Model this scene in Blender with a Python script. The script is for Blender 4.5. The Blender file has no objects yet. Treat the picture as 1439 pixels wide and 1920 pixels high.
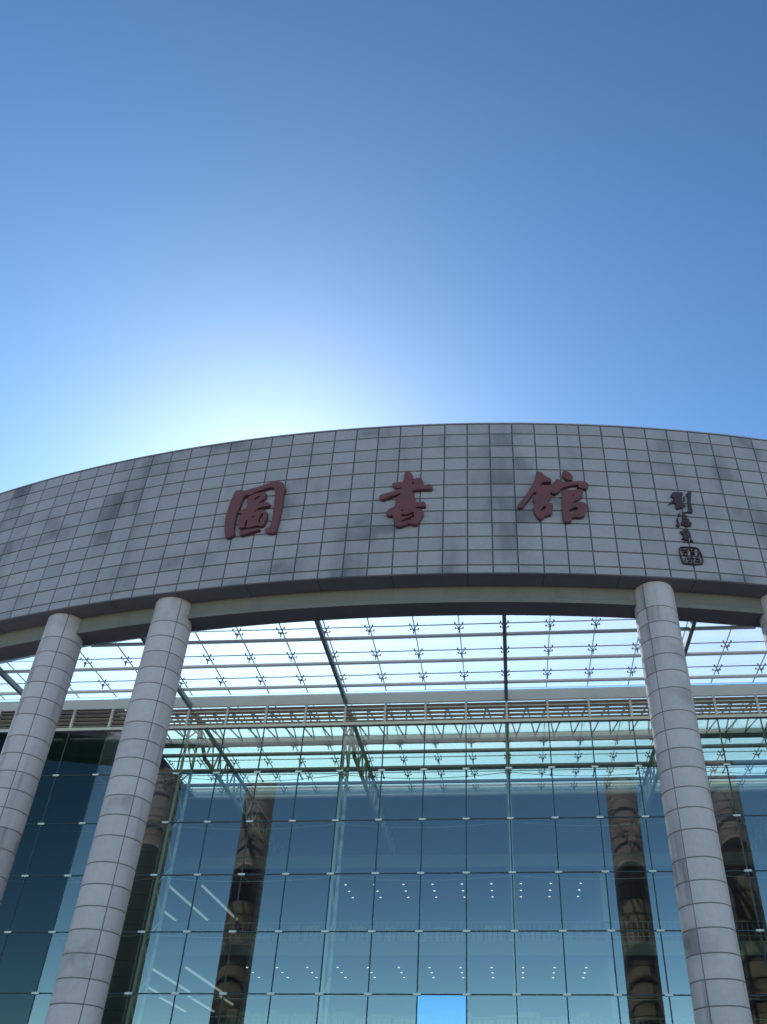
import bpy, math, random
from mathutils import Vector, Matrix
from mathutils.geometry import tessellate_polygon
random.seed(7)
scene = bpy.context.scene
COL = scene.collection
U = 1.5                      # metres per glass bay: the whole survey is kept in bays and scaled here
CZ = -3.2589                 # camera height in bays (row 0 of the glass joints = 0)
EYE = 1.6
def W(x, y, z):              # survey point (bays) -> world metres, ground at z = 0
    return Vector((x*U, y*U, (z-CZ)*U + EYE))
GZ = CZ - EYE/U              # ground level in bays

# ---------------------------------------------------------------- camera
F, PPX, PPY = 1562.77, 824.84, 1097.65
YAW, PITCH, ROLL = -0.0887, 0.6317, 0.0203
d = Vector((math.sin(YAW)*math.cos(PITCH), math.cos(YAW)*math.cos(PITCH), math.sin(PITCH)))
r0 = Vector((math.cos(YAW), -math.sin(YAW), 0)); u0 = r0.cross(d)
r = r0*math.cos(ROLL) + u0*math.sin(ROLL); u = -r0*math.sin(ROLL) + u0*math.cos(ROLL)
cam = bpy.data.cameras.new('camera'); cam_ob = bpy.data.objects.new('camera', cam); COL.objects.link(cam_ob)
cam.sensor_fit = 'HORIZONTAL'; cam.sensor_width = 36; cam.lens = F/1439*36
cam.shift_x = -(PPX-719.5)/1439; cam.shift_y = (PPY-960)/1439
cam.clip_start = 0.1; cam.clip_end = 3000
m = Matrix((r, u, -d)).transposed().to_4x4(); m.translation = W(0.9203, -18.3489, CZ)
cam_ob.matrix_world = m
scene.camera = cam_ob

# ---------------------------------------------------------------- sky, sun, exposure
SUN_EL, SUN_AZ = math.radians(39.5), math.radians(-19.5)     # azimuth from +Y towards +X
world = bpy.data.worlds.new('World'); scene.world = world; world.use_nodes = True
nt = world.node_tree
sky = nt.nodes.new('ShaderNodeTexSky'); sky.sky_type = 'NISHITA'; sky.sun_disc = False
sky.sun_elevation = SUN_EL; sky.sun_rotation = SUN_AZ
sky.air_density = 0.8; sky.dust_density = 0.15; sky.ozone_density = 1.0; sky.altitude = 50
bg = nt.nodes['Background']; bg.inputs[1].default_value = 0.108
gam = nt.nodes.new('ShaderNodeGamma'); gam.inputs['Gamma'].default_value = 1.8          # the phone's contrast on a clear sky
wb = nt.nodes.new('ShaderNodeVectorMath'); wb.operation = 'MULTIPLY'; wb.inputs[1].default_value = (.97, .985, .71)   # white balance
nt.links.new(sky.outputs[0], gam.inputs['Color']); nt.links.new(gam.outputs[0], wb.inputs[0]); nt.links.new(wb.outputs[0], bg.inputs[0])
sun = bpy.data.lights.new('sun', 'SUN'); sun.energy = 4.6; sun.angle = math.radians(0.53); sun.color = (1, .97, .92)
sun_ob = bpy.data.objects.new('sun', sun); COL.objects.link(sun_ob)
sd = Vector((math.sin(SUN_AZ)*math.cos(SUN_EL), math.cos(SUN_AZ)*math.cos(SUN_EL), math.sin(SUN_EL)))
sun_ob.rotation_euler = sd.to_track_quat('Z', 'Y').to_euler(); sun_ob.location = sd*300
vs = scene.view_settings; vs.view_transform = 'Standard'; vs.look = 'None'; vs.exposure = 0.0; vs.gamma = 1.0; vs.use_curve_mapping = False
scene.cycles.transparent_max_bounces = 24; scene.cycles.max_bounces = 10
scene.cycles.glossy_bounces = 5; scene.cycles.use_denoising = True
scene.cycles.caustics_reflective = False; scene.cycles.caustics_refractive = False

# ---------------------------------------------------------------- helpers
class MB:
    """collects faces, then links them as ONE mesh object"""
    def __init__(s): s.v, s.f, s.m, s.t, s.g = [], [], [], [], {}
    def face(s, pts, mi=0, t=0.0, g=0.0):
        if g: s.g[len(s.f)] = g
        i = len(s.v); s.v += [Vector(p) for p in pts]; s.f.append(tuple(range(i, i+len(pts)))); s.m.append(mi); s.t.append(t)
    def box(s, x0, x1, y0, y1, z0, z1, mi=0, mis=None, t=0.0):
        a = [(x0,y0,z0),(x1,y0,z0),(x1,y1,z0),(x0,y1,z0),(x0,y0,z1),(x1,y0,z1),(x1,y1,z1),(x0,y1,z1)]
        for k, q in enumerate(((0,3,2,1),(4,5,6,7),(0,1,5,4),(2,3,7,6),(1,2,6,5),(3,0,4,7))):   # bottom, top, front(-y), back, right, left
            s.face([a[j] for j in q], mis[k] if mis else mi, t)
    def tube(s, a, b, rad, n=8, mi=0, cap=True):
        a, b = Vector(a), Vector(b); ax = (b-a).normalized()
        p = ax.orthogonal().normalized(); q = ax.cross(p)
        i = len(s.v)
        for c in (a, b):
            for k in range(n):
                w = 2*math.pi*k/n; s.v.append(c + (p*math.cos(w)+q*math.sin(w))*rad)
        for k in range(n):
            s.f.append((i+k, i+(k+1)%n, i+n+(k+1)%n, i+n+k)); s.m.append(mi); s.t.append(0)
        if cap:
            s.f.append(tuple(i+k for k in range(n))[::-1]); s.m.append(mi); s.t.append(0)
            s.f.append(tuple(i+n+k for k in range(n))); s.m.append(mi); s.t.append(0)
    def bar(s, a, b, w, h, mi=0):      # rectangular bar, h is vertical
        a, b = Vector(a), Vector(b); ax = (b-a).normalized(); side = ax.cross(Vector((0,0,1))).normalized()*w/2; up = side.cross(ax).normalized()*h/2
        A = [a-side-up, a+side-up, a+side+up, a-side+up]; B = [b-side-up, b+side-up, b+side+up, b-side+up]
        s.face(A, mi); s.face(B[::-1], mi)
        for k in range(4): s.face([A[k], B[k], B[(k+1)%4], A[(k+1)%4]][::1], mi)
    def build(s, name, mats, parent=None, origin=None, local=False, smooth=False):
        """vertices in bays; origin (bays) is where the object's own zero lies"""
        o = Vector((0,0,0))
        if parent is not None: o = Vector(parent['org']) if 'org' in parent else Vector((0,0,0))
        if parent is not None and parent.parent is not None and 'org' not in parent: o = Vector(parent.parent['org'])
        if origin is not None: o = W(*origin)
        me = bpy.data.meshes.new(name)
        vv = [tuple(p*U) for p in s.v] if local else [tuple(W(*p)-o) for p in s.v]
        me.from_pydata(vv, [], s.f)
        for k in (mats if isinstance(mats, (list, tuple)) else [mats]): me.materials.append(k)
        me.polygons.foreach_set('material_index', s.m)
        at = me.attributes.new('tile', 'FLOAT', 'FACE'); at.data.foreach_set('value', s.t)
        if smooth: me.polygons.foreach_set('use_smooth', [True]*len(s.f))
        me.update(); me.validate()
        ob = bpy.data.objects.new(name, me); COL.objects.link(ob)
        if parent is not None: ob.parent = parent
        elif origin is not None: ob.location = o
        return ob
ORG = {}
def tag(o, label=None, cat=None, group=None, kind=None):
    if label: o['label'] = label
    if cat: o['category'] = cat
    if group: o['group'] = group
    if kind: o['kind'] = kind
    return o
class Thing:
    """an Empty at the thing's base; parts are built in survey bays around it"""
    def __init__(s, name, org, label, cat, group=None):
        s.e = bpy.data.objects.new(name, None); COL.objects.link(s.e); s.o = W(*org); s.e.location = s.o
        s.e.empty_display_size = .3
        tag(s.e, label, cat, group, 'thing')
    def part(s, mb, name, mats, parent=None, smooth=False, label=None):
        me = bpy.data.meshes.new(name)
        me.from_pydata([tuple(W(*p)-s.o) for p in mb.v], [], mb.f)
        for k in (mats if isinstance(mats, (list, tuple)) else [mats]): me.materials.append(k)
        me.polygons.foreach_set('material_index', mb.m)
        at = me.attributes.new('tile', 'FLOAT', 'FACE'); at.data.foreach_set('value', mb.t)
        if mb.g:
            at = me.attributes.new('grime', 'FLOAT', 'FACE'); at.data.foreach_set('value', [mb.g.get(k, 0.0) for k in range(len(mb.f))])
        if smooth: me.polygons.foreach_set('use_smooth', [True]*len(mb.f))
        me.update(); me.validate()
        ob = bpy.data.objects.new(name, me); COL.objects.link(ob); ob.parent = parent or s.e
        if label: ob['label'] = label
        return ob
    def place(s, src, loc, parent=None, name=None):     # a copy of a part at another spot (bays offset)
        ob = src.copy(); COL.objects.link(ob); ob.parent = parent or s.e
        ob.location = Vector(loc)*U
        return ob

# ---------------------------------------------------------------- materials
def mat(name):
    M = bpy.data.materials.new(name); M.use_nodes = True; return M, M.node_tree, M.node_tree.nodes['Principled BSDF']
def plain(name, col, rough=.6, metal=0, var=.12, scale=3.0, spec=.4):
    M, t, b = mat(name)
    n = t.nodes.new('ShaderNodeTexNoise'); n.inputs['Scale'].default_value = scale; n.inputs['Detail'].default_value = 6
    tc = t.nodes.new('ShaderNodeTexCoord'); t.links.new(tc.outputs['Object'], n.inputs['Vector'])
    mx = t.nodes.new('ShaderNodeMix'); mx.data_type = 'RGBA'
    mx.inputs[6].default_value = (*[c*(1-var) for c in col], 1); mx.inputs[7].default_value = (*[min(1, c*(1+var)) for c in col], 1)
    t.links.new(n.outputs['Fac'], mx.inputs[0]); t.links.new(mx.outputs[2], b.inputs['Base Color'])
    b.inputs['Roughness'].default_value = rough; b.inputs['Metallic'].default_value = metal
    b.inputs['Specular IOR Level'].default_value = spec
    return M
def math_node(t, op, a, b=None):
    n = t.nodes.new('ShaderNodeMath'); n.operation = op
    for k, x in enumerate((a, b)):
        if x is None: continue
        if isinstance(x, (int, float)): n.inputs[k].default_value = x
        else: t.links.new(x, n.inputs[k])
    return n.outputs[0]
def stone(name, base, tilevar, stain, streak_scale, stain_col=(.12, .13, .15)):
    """panel stone: each panel its own tone, blotchy dirt and run-off streaks"""
    M, t, b = mat(name)
    tc = t.nodes.new('ShaderNodeTexCoord'); oi = t.nodes.new('ShaderNodeObjectInfo')
    add = t.nodes.new('ShaderNodeVectorMath'); add.operation = 'ADD'
    sc = t.nodes.new('ShaderNodeVectorMath'); sc.operation = 'SCALE'; sc.inputs[0].default_value = (37, 11, 23); t.links.new(oi.outputs['Random'], sc.inputs['Scale'])
    t.links.new(tc.outputs['Object'], add.inputs[0]); t.links.new(sc.outputs[0], add.inputs[1])
    co = add.outputs[0]
    a = t.nodes.new('ShaderNodeAttribute'); a.attribute_name = 'tile'; a.attribute_type = 'GEOMETRY'
    fine = t.nodes.new('ShaderNodeTexNoise'); fine.inputs['Scale'].default_value = 9; fine.inputs['Detail'].default_value = 8; t.links.new(co, fine.inputs['Vector'])
    blot = t.nodes.new('ShaderNodeTexNoise'); blot.inputs['Scale'].default_value = .55; blot.inputs['Detail'].default_value = 5; t.links.new(co, blot.inputs['Vector'])
    mp = t.nodes.new('ShaderNodeMapping'); mp.inputs['Scale'].default_value = (streak_scale, streak_scale, .16); t.links.new(co, mp.inputs['Vector'])
    strk = t.nodes.new('ShaderNodeTexNoise'); strk.inputs['Scale'].default_value = 1; strk.inputs['Detail'].default_value = 4; t.links.new(mp.outputs[0], strk.inputs['Vector'])
    # tone = 1 + tilevar*(tile-.5) + fine
    v = math_node(t, 'MULTIPLY_ADD', a.outputs['Fac'], tilevar); v.node.inputs[2].default_value = 1 - tilevar*.5
    f2 = math_node(t, 'MULTIPLY_ADD', fine.outputs['Fac'], .22); f2.node.inputs[2].default_value = .89
    tone = math_node(t, 'MULTIPLY', v, f2)
    def ramp(x, lo, hi):
        n = t.nodes.new('ShaderNodeMapRange'); n.interpolation_type = 'SMOOTHSTEP'; t.links.new(x, n.inputs[0]); n.inputs[1].default_value = lo; n.inputs[2].default_value = hi; return n.outputs[0]
    s1 = ramp(blot.outputs['Fac'], .52, .70); s2 = ramp(strk.outputs['Fac'], .54, .74)
    ss = math_node(t, 'MAXIMUM', math_node(t, 'MULTIPLY', s1, .7), s2)
    # dirt differs from panel to panel
    pj = ramp(a.outputs['Fac'], .15, .75)
    ss = math_node(t, 'MULTIPLY', ss, math_node(t, 'MULTIPLY_ADD', pj, -.6)); ss.node.inputs[1].links[0].from_node.inputs[2].default_value = 1.0
    gr = t.nodes.new('ShaderNodeAttribute'); gr.attribute_name = 'grime'; gr.attribute_type = 'GEOMETRY'
    m3 = t.nodes.new('ShaderNodeMapping'); m3.inputs['Scale'].default_value = (2.1, 2.1, .10); t.links.new(co, m3.inputs['Vector'])
    drip = t.nodes.new('ShaderNodeTexNoise'); drip.inputs['Scale'].default_value = 1; drip.inputs['Detail'].default_value = 6; t.links.new(m3.outputs[0], drip.inputs['Vector'])
    gn = ramp(drip.outputs['Fac'], .36, .62)
    g2 = math_node(t, 'MULTIPLY', gr.outputs['Fac'], math_node(t, 'MULTIPLY_ADD', gn, .65)); g2.node.inputs[1].links[0].from_node.inputs[2].default_value = .35
    ss = math_node(t, 'MAXIMUM', math_node(t, 'MULTIPLY', ss, stain), g2)
    c1 = t.nodes.new('ShaderNodeMix'); c1.data_type = 'RGBA'; c1.blend_type = 'MULTIPLY'; c1.inputs[0].default_value = 1
    c1.inputs[6].default_value = (*base, 1)
    cmb = t.nodes.new('ShaderNodeCombineColor'); [t.links.new(tone, cmb.inputs[k]) for k in range(3)]; t.links.new(cmb.outputs[0], c1.inputs[7])
    c2 = t.nodes.new('ShaderNodeMix'); c2.data_type = 'RGBA'; t.links.new(ss, c2.inputs[0]); t.links.new(c1.outputs[2], c2.inputs[6]); c2.inputs[7].default_value = (*stain_col, 1)
    t.links.new(c2.outputs[2], b.inputs['Base Color']); b.inputs['Roughness'].default_value = .62; b.inputs['Specular IOR Level'].default_value = .35
    bp = t.nodes.new('ShaderNodeBump'); bp.inputs['Strength'].default_value = .12; bp.inputs['Distance'].default_value = .01; t.links.new(fine.outputs['Fac'], bp.inputs['Height']); t.links.new(bp.outputs[0], b.inputs['Normal'])
    return M
def glass(name, tint, refl, refl_tint=(1,1,1), edge=.35, rough=0.0, dusty=0.0, dust_col=(1,1,1)):
    """coated pane: mirror part rising towards grazing angles, the rest lets tinted light through"""
    M = bpy.data.materials.new(name); M.use_nodes = True; t = M.node_tree; t.nodes.remove(t.nodes['Principled BSDF'])
    out = t.nodes['Material Output']
    tr = t.nodes.new('ShaderNodeBsdfTransparent'); tr.inputs[0].default_value = (*tint, 1)
    gl = t.nodes.new('ShaderNodeBsdfGlossy'); gl.inputs['Color'].default_value = (*refl_tint, 1); gl.inputs['Roughness'].default_value = rough
    fr = t.nodes.new('ShaderNodeFresnel'); fr.inputs['IOR'].default_value = 1.5
    fac = math_node(t, 'MULTIPLY_ADD', fr.outputs[0], edge); fac.node.inputs[2].default_value = refl
    mx = t.nodes.new('ShaderNodeMixShader'); t.links.new(fac, mx.inputs[0]); t.links.new(gl.outputs[0], mx.inputs[2])
    if dusty:
        tl = t.nodes.new('ShaderNodeBsdfTranslucent'); tl.inputs[0].default_value = (*dust_col, 1)
        tc = t.nodes.new('ShaderNodeTexCoord'); n = t.nodes.new('ShaderNodeTexNoise'); n.inputs['Scale'].default_value = .7; n.inputs['Detail'].default_value = 5; t.links.new(tc.outputs['Object'], n.inputs['Vector'])
        k = math_node(t, 'MULTIPLY_ADD', n.outputs['Fac'], dusty*.5); k.node.inputs[2].default_value = dusty*.85
        m2 = t.nodes.new('ShaderNodeMixShader'); t.links.new(k, m2.inputs[0]); t.links.new(tr.outputs[0], m2.inputs[1]); t.links.new(tl.outputs[0], m2.inputs[2])
        t.links.new(m2.outputs[0], mx.inputs[1])
    else: t.links.new(tr.outputs[0], mx.inputs[1])
    t.links.new(mx.outputs[0], out.inputs[0])
    return M
def lamp(name, col, s):
    M, t, b = mat(name); b.inputs['Base Color'].default_value = (.8,.8,.8,1); b.inputs['Emission Color'].default_value = (*col, 1); b.inputs['Emission Strength'].default_value = s; return M

M_CLAD  = stone('fascia_stone', (.320, .262, .300), .16, .95, .5, (.112, .095, .118))
M_DRUM  = stone('column_stone', (.485, .375, .405), .14, .95, 1.6, (.105, .085, .095))
M_JOINT = plain('stone_joint', (.105, .095, .105), .9)
M_CJNT  = plain('column_joint', (.17, .14, .15), .9)
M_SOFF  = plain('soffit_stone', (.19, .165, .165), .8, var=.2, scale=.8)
M_BEAM  = stone('beam_stone', (.175, .14, .125), .1, .5, .35, (.09, .08, .08))
M_TRIM  = plain('edge_trim', (.36, .38, .39), .6)
M_RED   = plain('red_lacquer', (.15, .048, .056), .5, var=.22, scale=2.2, spec=.3)
M_RED2  = plain('dark_red_lacquer', (.055, .022, .030), .5, var=.25, scale=4)
M_STEEL = plain('painted_steel', (.74, .75, .73), .8, var=.06, spec=.15)
M_TRUSS = plain('truss_paint', (.36, .37, .37), .8, var=.08, spec=.15)
M_DARKS = plain('dark_steel', (.24, .27, .27), .5, var=.1)
M_SPID  = plain('spider_metal', (.17, .17, .17), .5, metal=.2)
M_GJNT  = plain('glazing_seal', (.30, .33, .33), .7)
M_SEAL  = plain('silicone_joint', (.030, .045, .060), .7)
M_CLAMP = plain('clamp_steel', (.55, .57, .58), .35, metal=0, var=.05, spec=.6)
M_LOUV  = plain('louvre_metal', (.33, .28, .25), .6, var=.08)
M_RAIL  = plain('rail_metal', (.50, .49, .47), .5, var=.05)
M_BOARD = plain('gutter_board', (.52, .56, .52), .6, var=.06)
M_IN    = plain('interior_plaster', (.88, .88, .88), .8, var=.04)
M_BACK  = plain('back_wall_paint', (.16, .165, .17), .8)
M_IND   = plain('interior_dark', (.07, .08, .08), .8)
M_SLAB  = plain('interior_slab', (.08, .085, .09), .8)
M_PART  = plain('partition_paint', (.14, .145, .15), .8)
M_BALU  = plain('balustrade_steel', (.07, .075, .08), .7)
M_SHELF = plain('shelving', (.22, .20, .18), .7, var=.3, scale=6)
M_CLEAR = glass('clear_face', (.97, .99, .98), .0, edge=0)
M_EDGE  = plain('glass_edge', (.05, .12, .10), .3)
M_PANE  = glass('coated_glass', (.80, .90, .76), .175, (.88, .885, .85))
M_PDARK = glass('dark_glass', (.20, .34, .32), .035, (.8, .95, 1), edge=.3)
M_PBLUE = glass('blue_film_glass', (.30, .45, .55), .38, (.45, .72, 1.0), edge=.1)
M_ROOF  = glass('roof_glass', (.88, .97, .95), .03, edge=.5, dusty=.36)
M_SKYL  = glass('skylight_glass', (.80, .86, .72), .03, edge=.3, dusty=.22)
M_LAMP  = lamp('downlight_glow', (1, .97, .92), 1.9)
M_TUBE  = lamp('tube_glow', (.80, .95, 1), .30)
M_PAVE  = plain('paving', (.27, .28, .29), .85, var=.15, scale=.4)

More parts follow.
